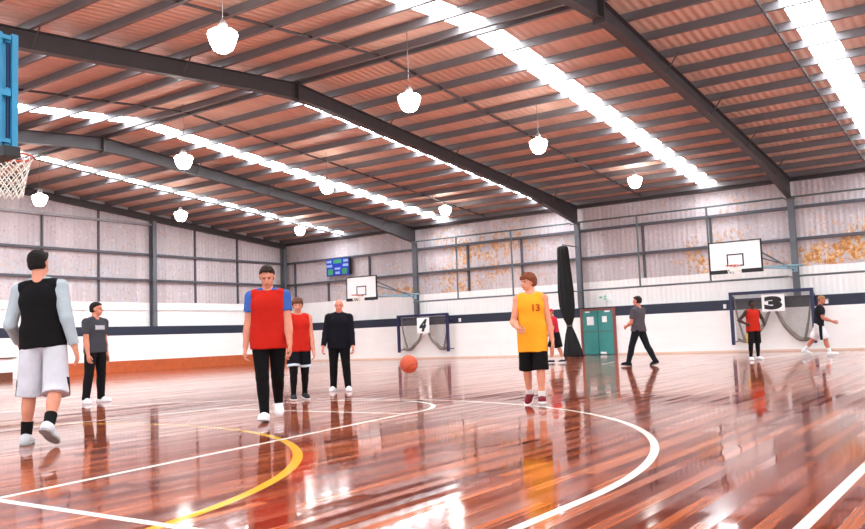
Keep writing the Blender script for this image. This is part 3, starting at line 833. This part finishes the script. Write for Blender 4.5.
    # --- hair
    if hair:
        kind, rgb = hair
        hm = plain('hair_%d_%d_%d' % rgb, rgb, .8, 0, .25, 30., .8, spec=.2, bscale=70)
        if kind in ('short', 'mop', 'buzz'):
            e = {'short': .008, 'mop': .014, 'buzz': .004}[kind]
            line = hc+hu*(.042 if kind != 'mop' else .022)*H+hf*.03*H
            cut = [(line, unit(-hu*.80+hf*.62))]
            low_ = hc-hu*(.036 if kind != 'mop' else .040)*H-hf*.03*H
            pr = [Ell(hc+hu*.014*H-hf*.010*H, A_((.0425+e, .054+e, .050+e))*H, (hx, hf, hu), .01, cut+[(low_, unit(-hu-hf*.3))]),
                  Ell(hc-hu*.012*H-hf*.024*H, A_((.036+e, .036+e, .036))*H, (hx, hf, hu), .015, [(hc-hf*.004*H, hf), (low_, -hu)])]
            if kind != 'buzz':
                rg = random.Random(int(x*100))
                for q in range(34):
                    a = rg.uniform(0, 2*math.pi); el = rg.uniform(.2, 1.4)
                    dv = hx*math.cos(a)*math.cos(el)+hf*math.sin(a)*math.cos(el)+hu*math.sin(el)
                    if dv@hf > .75: continue
                    p = hc+hu*.014*H-hf*.010*H+(hx*(dv@hx)*.042+hf*(dv@hf)*.054+hu*(dv@hu)*.050)*H
                    pr.append(Cone(p, p+(dv*.3+hf*.4-hu*.1)*.018*H, .010*H, .005*H, .008))
                    if kind == 'mop':
                        w2 = unit(hx*rg.uniform(-1, 1)+hf*rg.uniform(-1, 1)-hu*rg.uniform(0, 1)+dv*.5)
                        pr.append(Cone(p, p+w2*.026*H, .011*H, .004*H, .006))
                if kind == 'short':
                    for q in range(-3, 4):
                        p = hc+hu*.050*H+hf*(.036-.0012*q*q)*H+hx*q*.010*H
                        pr.append(Cone(p, p+hu*rg.uniform(-.012, .004)*H+hf*.008*H, .010*H, .005*H, .006))
                if kind == 'mop':
                    for q in range(-3, 4): 
                        p = hc+hu*.040*H+hf*.042*H+hx*q*.010*H
                        pr.append(Cone(p, p-hu*.018*H+hf*.006*H, .009*H, .005*H, .006))
            link('hair', sdf_mesh('hair', pr, fine*.6), hm, root, True)
        if kind == 'cap':
            pr = [Ell(hc+hu*.016*H-hf*.008*H, A_((.050, .062, .056))*H, (hx, hf, hu), .01, [(hc+hu*.018*H, -hu)]),
                  Cone(hc+hu*.022*H+hf*.045*H, hc+hu*.018*H+hf*.095*H, .034*H, .030*H, .008, (hu, 6.))]
            link('cap', sdf_mesh('cap', pr, fine*.6), hm, root, True)
            link('hair', sdf_mesh('hair', [Ell(hc-hf*.014*H-hu*.004*H, A_((.046, .050, .042))*H, (hx, hf, hu), .01, [(hc-hf*.0*H, hf), (hc-hu*.03*H, -hu)])], fine*.6), plain('hair_brown', (112, 78, 50), .7), root, True)
    # --- upper garment(s)
    def torso(e, hem, flare=0., neckcut=.305, deep=0.):
        cuts = [(hipc+U*neckcut*H+F*.0*H, unit(U+F*deep)), (hipc+U*hem*H, -U)]
        return [Ell(hipc+U*.225*H, A_((.108*b, .070*b, .088))*H+e, (Rt, F, U), .03, cuts),
                Cone(hipc+U*(hem-.02)*H, hipc+U*.20*H, .098*H*b+e+flare, .098*H*b+e, .03, (F, 1.42), cuts),
                ]+([Cone(l['hip']+U*.06*H, l['hip']+(l['kn']-l['hip'])*.6, .060*H*b+.45*e+.002, .052*H*b+.6*e+.004, .03, None, cuts[1:]) for l in legd] if hem < .03 else [])
    def shoulders(e, out, w=.032):
        return [Cone(neck-U*.012*H+Rt*a['s']*.03*H, a['sh']*out+(neck-U*.012*H)*(1-out)+U*.002*H, w*H+e*.6, w*H+e*.6, .02) for a in armd]
    def sleeve(a, e, frac, full=False):
        if not full:
            end = a['sh']+(a['el']-a['sh'])*frac
            return [Cone(a['sh'], a['sh']+(a['el']-a['sh'])*(frac+.12), .0345*H*b+e, .031*H*b+e*1.1, .02, None, [(end, a['u'])])]
        w_ = a['el']+(a['wr']-a['el'])*.96
        return [Cone(a['sh'], a['el'], .0345*H*b+e, .028*H*b+e, .02), Cone(a['el'], a['wr'], .028*H*b+e, .020*H+e*.9, .02, None, [(w_, a['f'])])]
    def garment(spec):
        kind, nm, rgb, hem = spec[:4]
        o = spec[4] if len(spec) > 4 else {}
        e = o.get('e', .012)
        mat = cloth(nm+'_cloth_%d_%d_%d' % rgb, rgb)
        pr = []
        if kind == 'singlet':
            pr = torso(e, hem, o.get('flare', .012), .335, .45)
            for a in armd:
                s = a['s']; n0 = neck-U*.01*H; q1 = n0+(a['sh']-n0)*.30; q2 = n0+(a['sh']-n0)*.86
                cuts = [(hipc+Rt*s*.106*H*b, Rt*s), (neck+U*.016*H, unit(U+F*.45))]
                pr += [Cone(q1, q2, .034*H+e*.7, .034*H+e*.7, .02, None, cuts), Cone(hipc+U*.22*H+Rt*s*.05*H, q1*.5+q2*.5-U*.01*H, .055*H+e, .034*H+e*.5, .03, (F, 1.2), cuts)]
        elif kind == 'tee':
            pr = torso(e, hem, o.get('flare', .006), .315, .25)+shoulders(e, 1.)
            for a in armd: pr += sleeve(a, e*.9, o.get('slv', .62))
        elif kind == 'long':
            pr = torso(e, hem, o.get('flare', .004), .325, .1)+shoulders(e, 1.)
            for a in armd: pr += sleeve(a, e*.9, 0, True)
            if o.get('collar'): pr.append(Cone(neck-U*.012*H, neck+U*.024*H+F*.004*H, .043*H, .041*H, .02, None, [(neck+U*.026*H, unit(U+F*.3))]))
        return link(nm, sdf_mesh(nm, pr, fine*.85), mat, root, True)
    if under: garment(under)
    top_o = garment(top) if top else None
    # --- lower garment
    kind, nm, rgb, lenf = bottom[:4]; o = bottom[4] if len(bottom) > 4 else {}
    e = o.get('e', .012); mat = cloth(nm+'_cloth_%d_%d_%d' % rgb, rgb, .10, .7)
    wz = o.get('waist', .10)
    pr = [Ell(hipc+U*.03*H, A_((.095*b, .070*b, .085))*H+e, (Rt, F, U), .03, [(hipc+U*wz*H, U)]), Cone(hipc+U*.02*H, hipc+U*.11*H, .085*H*b+e, .082*H*b+e, .03, (F, 1.4), [(hipc+U*wz*H, U)])]
    trims = []
    for l in legd:
        if kind == 'shorts':
            end = l['hip']+(l['kn']-l['hip'])*lenf if lenf <= 1 else l['kn']+l['sh']*(lenf-1)*.245*H
            dirn = unit(l['u']*1.0+l['sh']*.6) if lenf > .9 else l['u']
            r1 = (.050*H+e*2.2)*o.get('wide', 1.)
            far = l['kn']+l['u']*.03*H if lenf > .8 else l['kn']
            pr.append(Cone(l['hip'], far, .060*H*b+e, r1, .014, None, [(end, dirn)]))
            if lenf > 1.0: pr.append(Cone(l['kn'], l['kn']+l['sh']*.1*H, r1, r1, .014, None, [(end, dirn)]))
            if o.get('trim'):
                trims.append(Cone(l['hip'], far, .060*H*b+e+.004, r1+.004, .01, None, [(end, dirn), (end-dirn*.024*H, -dirn)]))
            if o.get('panel'):
                mid = l['hip']+(l['kn']-l['hip'])*.5
                c0 = o.get('pz', .25)
                trims.append(Cone(l['hip'], far, .060*H*b+e+.005, r1+.005, .01, None, [(end, dirn), (l['hip']+(end-l['hip'])*c0, -l['u']), (mid+X*l['s']*.026*H, -X*l['s']), (mid+Y*.022*H, Y), (mid-Y*.03*H, -Y)]))
        else:
            end = l['an']-l['sh']*(-.012)*H
            pr += [Cone(l['hip'], l['kn'], .057*H*b+e, .038*H+e, .02), Cone(l['kn'], l['an']+l['sh']*.02*H, .038*H+e, .027*H+e*o.get('cuff', 1.), .02, None, [(end, l['sh'])]),
                   Ell(l['kn']+l['sh']*.075*H-unit(Y-(Y@l['sh'])*l['sh'])*.010*H, A_((.034, .037, .080))*H+e*.6, (unit(np.cross(l['sh'], Y)), unit(np.cross(np.cross(l['sh'], Y), l['sh'])), l['sh']), .03)]
    bot = link(nm, sdf_mesh(nm, pr, fine*.85), mat, root, True)
    if trims:
        rgb2 = o.get('trim') or o.get('panel'); 
        for tp in ([[q] for q in trims]): link('side_panel' if o.get('panel') else 'trim', sdf_mesh('trim', tp, fine*.7), cloth('trim_%d_%d_%d' % rgb2, rgb2), bot, True)
    # --- leggings, socks, shoes
    for l in legd:
        if o.get('legging'):
            c = o['legging']; link('legging', sdf_mesh('legging', [Cone(l['hip']+(l['kn']-l['hip'])*.5, l['kn'], .05*H, .040*H, .02), Cone(l['kn'], l['an'], .037*H, .025*H, .02), Ell(l['kn']+l['sh']*.075*H, A_((.034, .037, .078))*H, (unit(np.cross(Y, l['sh'])), Y, l['sh']), .02)], fine*.85), cloth('legging_%d_%d_%d' % c, c), root, True)
        if socks:
            c, hgt = socks[0], socks[1]; t0 = l['an']-l['sh']*hgt*H
            rr = .024*H+.010*H*min(1, hgt/.1)
            link('sock', sdf_mesh('sock', [Cone(l['an'], t0-l['sh']*.02*H, .026*H, rr, .01, None, [(t0, -l['sh'])])], fine*.7), cloth('sock_%d_%d_%d' % c, c), root, True)
        up, so = shoes[0], shoes[1]
        bt = l['an']-l['fu']*.043*H; side_ = unit(np.cross(l['fd'], l['fu'])); ax = (side_, l['fd'], l['fu'])
        cut = [(bt+l['fu']*.012*H, -l['fu'])]
        sh_ = [Ell(bt+l['fu']*.026*H-l['fd']*.018*H, A_((.026, .036, .034))*H, ax, .02, cut), Ell(bt+l['fu']*.018*H+l['fd']*.055*H, A_((.030, .062, .026))*H, ax, .02, cut),
               Cone(bt+l['fu']*.03*H-l['fd']*.006*H, l['an']-l['fu']*.0*H, .030*H, .028*H, .02, None, [(l['an']+l['fu']*.006*H, l['fu'])]+cut), Cone(l['an']-l['fu']*.008*H, bt+l['fu']*.026*H+l['fd']*.06*H, .026*H, .022*H, .02, None, cut)]
        so_ = [Ell(bt+l['fu']*.008*H-l['fd']*.016*H, A_((.029, .040, .022))*H, ax, .02, [(bt, -l['fu']), (bt+l['fu']*.014*H, l['fu'])]), Ell(bt+l['fu']*.008*H+l['fd']*.055*H, A_((.033, .066, .022))*H, ax, .02, [(bt, -l['fu']), (bt+l['fu']*.014*H, l['fu'])])]
        so2 = link('shoe', sdf_mesh('shoe', sh_, fine*.6), cloth('shoe_%d_%d_%d' % up, up, .1), root, True)
        link('sole', sdf_mesh('sole', so_, fine*.5), plain('sole_%d_%d_%d' % so, so, .6), so2, True)
    # --- print on the chest
    if extras:
        for (me, rgb, px, pz, sz, nm) in extras(H):
            bvh = BVHTree.FromPolygons([v.co for v in top_o.data.vertices], [p.vertices for p in top_o.data.polygons])
            for v in me.vertices:
                o0 = hipc+Rt*(-(v.co.x)+px*H)*1.0+U*(v.co.y+pz*H)+F*.5      # person's right is image left
                hit = bvh.ray_cast(Vector(o0), Vector(-F))
                base = hit[0] if hit[0] else Vector(o0-F*.4)
                v.co = base+Vector(F)*(.004+v.co.z)
            link(nm, me, cloth('print_%d_%d_%d' % rgb, rgb), top_o)
    return root

def sub_text(txt, size, bold):
    me = text_mesh(txt, size, bold, 0, .003)
    bm = bmesh.new(); bm.from_mesh(me); bmesh.ops.subdivide_edges(bm, edges=[e for e in bm.edges if e.calc_length() > .03], cuts=3); bmesh.ops.triangulate(bm, faces=bm.faces); bm.to_mesh(me); bm.free()
    return me
def blob(w, h):
    bm = bmesh.new(); n = 14
    vs = [[bm.verts.new((w*(i/n-.5), h*(j/4-.5)*(.75+.25*math.sin(i*1.9)), 0)) for j in range(5)] for i in range(n+1)]
    for i in range(n):
        for j in range(4): bm.faces.new((vs[i][j], vs[i+1][j], vs[i+1][j+1], vs[i][j+1]))
    me = bpy.data.meshes.new('print'); bm.to_mesh(me); bm.free(); return me

WHITE_SHOE = ((236, 236, 238), (206, 206, 210))
# legs: (right, left) = (flex, abduct, knee, foot pitch, toe out); arms: (right, left) = (flex, abduct, elbow, inward, finger curl)
person('tall player in black vest over pale sleeves and white shorts, back to camera',
       -8.30, 4.79, 2.04, 18, (214, 150, 124), [(-8, 4, 34, -30, 10), (4, 4, 5, 0, 10)], [(-10, 9, 16, 0, 25), (-2, 17, 58, 10, 40)],
       lean=3, side=-5, head=(12, 0), fine=.010, under=('long', 'long_sleeved_top', (168, 178, 184), .06, dict(e=.014)),
       build=.92, top=('singlet', 'vest', (18, 16, 18), -.03, dict(e=.018, flare=.016)), bottom=('shorts', 'shorts', (204, 204, 212), 1.12, dict(e=.006, wide=1.12, panel=(20, 20, 24), pz=.70, waist=.05)),
       hair=('short', (22, 17, 16)), shoes=((206, 208, 212), (150, 148, 146)), socks=((24, 22, 24), .075))
person('man in charcoal t-shirt with pale chest print and black trousers, by the end wall',
       -14.0, 9.15, 1.84, 142, (206, 140, 116), [(3, 7, 6, 0, 16), (-2, 5, 6, 0, 18)], [(6, 5, 12, 0, 35), (-4, 4, 14, 0, 35)],
       head=(-34, 2), fine=.012, top=('tee', 't_shirt', (64, 64, 70), -.02, dict(e=.018, slv=.66)), bottom=('trousers', 'trousers', (24, 22, 26), 1., dict(e=.009, cuff=1.9, waist=.05)),
       hair=('short', (28, 20, 18)), shoes=WHITE_SHOE, extras=lambda H: [(blob(.20, .10), (186, 186, 190), .0, .225, 0, 'chest_print')])
person('tall man in red singlet over blue t-shirt walking towards camera with head bowed',
       -7.77, 7.55, 1.93, 184, (212, 146, 122), [(11, -3, 5, 8, 8), (-15, -2, 24, -24, 8)], [(0, 7, 10, 0, 40), (8, 6, 14, 5, 40)],
       lean=2, head=(0, 20), fine=.010, under=('tee', 't_shirt', (62, 96, 168), .06, dict(e=.014, slv=.56)),
       top=('singlet', 'red_singlet', (188, 34, 22), -.055, dict(e=.026, flare=.010)), bottom=('trousers', 'trousers', (16, 14, 16), 1., dict(e=.006, cuff=.4, waist=.04)),
       hair=('short', (40, 28, 22)), shoes=WHITE_SHOE)
person('young player in red singlet and black shorts, half hidden behind the tall man in red',
       -9.95, 10.3, 1.69, 170, (214, 150, 126), [(10, 1, 14, 0, 6), (-6, 2, 12, -8, 8)], [(4, 6, 20, 0, 40), (2, 6, 12, 0, 35)],
       lean=2, head=(10, 6), fine=.012, top=('singlet', 'red_singlet', (190, 36, 24), -.04, dict(e=.022, flare=.010)),
       bottom=('shorts', 'shorts', (22, 22, 30), .80, dict(e=.006, wide=1.08, waist=.04, trim=(206, 222, 236), legging=(18, 18, 20))), hair=('mop', (92, 58, 40)), shoes=((52, 54, 60), (200, 200, 204)))
person('bald man in black tracksuit and white shoes standing in front of the back wall',
       -10.75, 12.26, 1.76, 182, (218, 142, 120), [(-3, 2, 4, 0, 14), (6, 4, 6, 0, 12)], [(4, 10, 16, 0, 45), (8, 8, 16, 0, 45)],
       lean=3, side=-2, head=(4, 4), fine=.012, build=1.08, top=('long', 'track_jacket', (20, 20, 30), -.055, dict(e=.016, collar=True, flare=.010)),
       bottom=('trousers', 'trousers', (16, 15, 18), 1., dict(e=.010, cuff=1.5, waist=.04)), hair=None, shoes=WHITE_SHOE)
person('boy in long yellow basketball singlet numbered 13 and black shorts, looking sideways',
       -5.42, 10.11, 1.74, 186, (222, 156, 128), [(-7, 0, 14, -20, 6), (6, 0, 5, 4, 6)], [(10, 12, 66, 28, 75), (-4, 9, 10, 0, 35)],
       lean=0, head=(48, 4), fine=.010, build=.9, top=('singlet', 'yellow_singlet', (244, 164, 40), -.125, dict(e=.024, flare=.020)),
       bottom=('shorts', 'shorts', (18, 16, 18), 1.08, dict(e=.004, wide=1.1, waist=.0)), hair=('mop', (116, 62, 40)), shoes=((110, 26, 34), (222, 214, 214)), socks=((228, 222, 220), .05),
       extras=lambda H: [(sub_text('13', .125, .004), (196, 72, 30), -.042, .205, 0, 'chest_number')])
person('person in crimson shirt and black shorts bending over, behind the boy in yellow',
       -12.13, 24.2, 1.74, -110, (210, 146, 124), [(14, 3, 14, 0, 8), (-8, 3, 10, 0, 8)], [(40, 6, 20, 0, 35), (26, 8, 24, 0, 35)],
       lean=7, head=(0, 10), fine=.016, top=('tee', 'crimson_shirt', (196, 40, 62), .04, dict(e=.018, slv=.7)),
       bottom=('shorts', 'shorts', (24, 22, 26), .96, dict(e=.02)), hair=('cap', (190, 36, 60)), shoes=((52, 50, 54), (230, 230, 232)), socks=((232, 230, 230), .06))
person('man in dark grey t-shirt and black jeans striding past the green door',
       -8.26, 21.35, 1.87, -55, (212, 140, 118), [(-19, 4, 9, -14, 10), (20, 3, 5, 5, 6)], [(10, 4, 20, 10, 40), (12, 6, 60, 30, 45)],
       lean=-3, head=(-8, 4), fine=.014, top=('tee', 't_shirt', (84, 78, 84), -.015, dict(e=.018, slv=.68)), bottom=('trousers', 'jeans', (30, 34, 40), 1., dict(e=.008, cuff=1.8, waist=.05)),
       hair=('short', (34, 24, 24)), shoes=((28, 24, 24), (44, 40, 40)))
person('dark skinned player in red singlet, hands on hips, in front of goal number 3',
       -6.09, 24.08, 1.65, 150, (74, 46, 38), [(3, 3, 4, 0, 12), (-3, 3, 4, 0, 14)], [(-18, 40, 96, 35, 60), (-12, 36, 92, 35, 60)],
       head=(-20, 4), fine=.015, top=('singlet', 'red_singlet', (194, 42, 26), -.04, dict(e=.018)), bottom=('shorts', 'shorts', (30, 26, 28), .98, dict(e=.004, wide=1.1, waist=.04, panel=(226, 176, 70), pz=.3, legging=(26, 24, 26))),
       hair=('buzz', (20, 16, 16)), shoes=WHITE_SHOE)
person('player in black t-shirt and white shorts walking past goal number 3, rightmost person',
       -4.89, 26.27, 1.77, 98, (206, 134, 112), [(22, 3, 8, 10, 6), (-24, 3, 14, -20, 6)], [(26, 8, 50, 10, 45), (-8, 8, 30, 10, 40)],
       lean=8, head=(10, 6), fine=.015, top=('tee', 't_shirt', (38, 38, 44), -.01, dict(e=.018, slv=.7)), bottom=('shorts', 'shorts', (236, 234, 236), 1.0, dict(e=.008, wide=1.25, panel=(30, 30, 40), pz=.05)),
       hair=('cap', (150, 112, 76)), shoes=WHITE_SHOE, socks=((240, 238, 238), .08))

# ------------------------------------------------------------------ light, camera, view
w = bpy.data.worlds.new('open_side_fill'); S.world = w; w.use_nodes = True
bg = w.node_tree.nodes['Background']; bg.inputs[0].default_value = (.93, .96, 1., 1); bg.inputs[1].default_value = 2.4  # even white fill, let in by leaving the front and right walls unbuilt

cam = bpy.data.cameras.new('camera'); co = bpy.data.objects.new('camera', cam); COL.objects.link(co); S.camera = co
cam.sensor_fit = 'HORIZONTAL'; cam.sensor_width = 36.; cam.lens = FPX*36/865.; cam.clip_end = 200
Fv = Vector((math.sin(YAW)*math.cos(PITCH), math.cos(YAW)*math.cos(PITCH), math.sin(PITCH)))
Rv = Vector((math.cos(YAW), -math.sin(YAW), 0)); Uv = Rv.cross(Fv)
R2 = Rv*math.cos(ROLL)+Uv*math.sin(ROLL); U2 = -Rv*math.sin(ROLL)+Uv*math.cos(ROLL)
Mx = Matrix((R2, U2, -Fv)).transposed().to_4x4(); Mx.translation = (0, 0, CAM_H)
co.matrix_world = Mx
S.view_settings.view_transform = 'Standard'; S.view_settings.look = 'None'; S.view_settings.gamma = 1.; S.view_settings.use_curve_mapping = False
S.view_settings.exposure = 0.2
S.cycles.use_denoising = True
S.cycles.max_bounces = 10; S.cycles.diffuse_bounces = 6; S.cycles.glossy_bounces = 4; S.cycles.transparent_max_bounces = 12
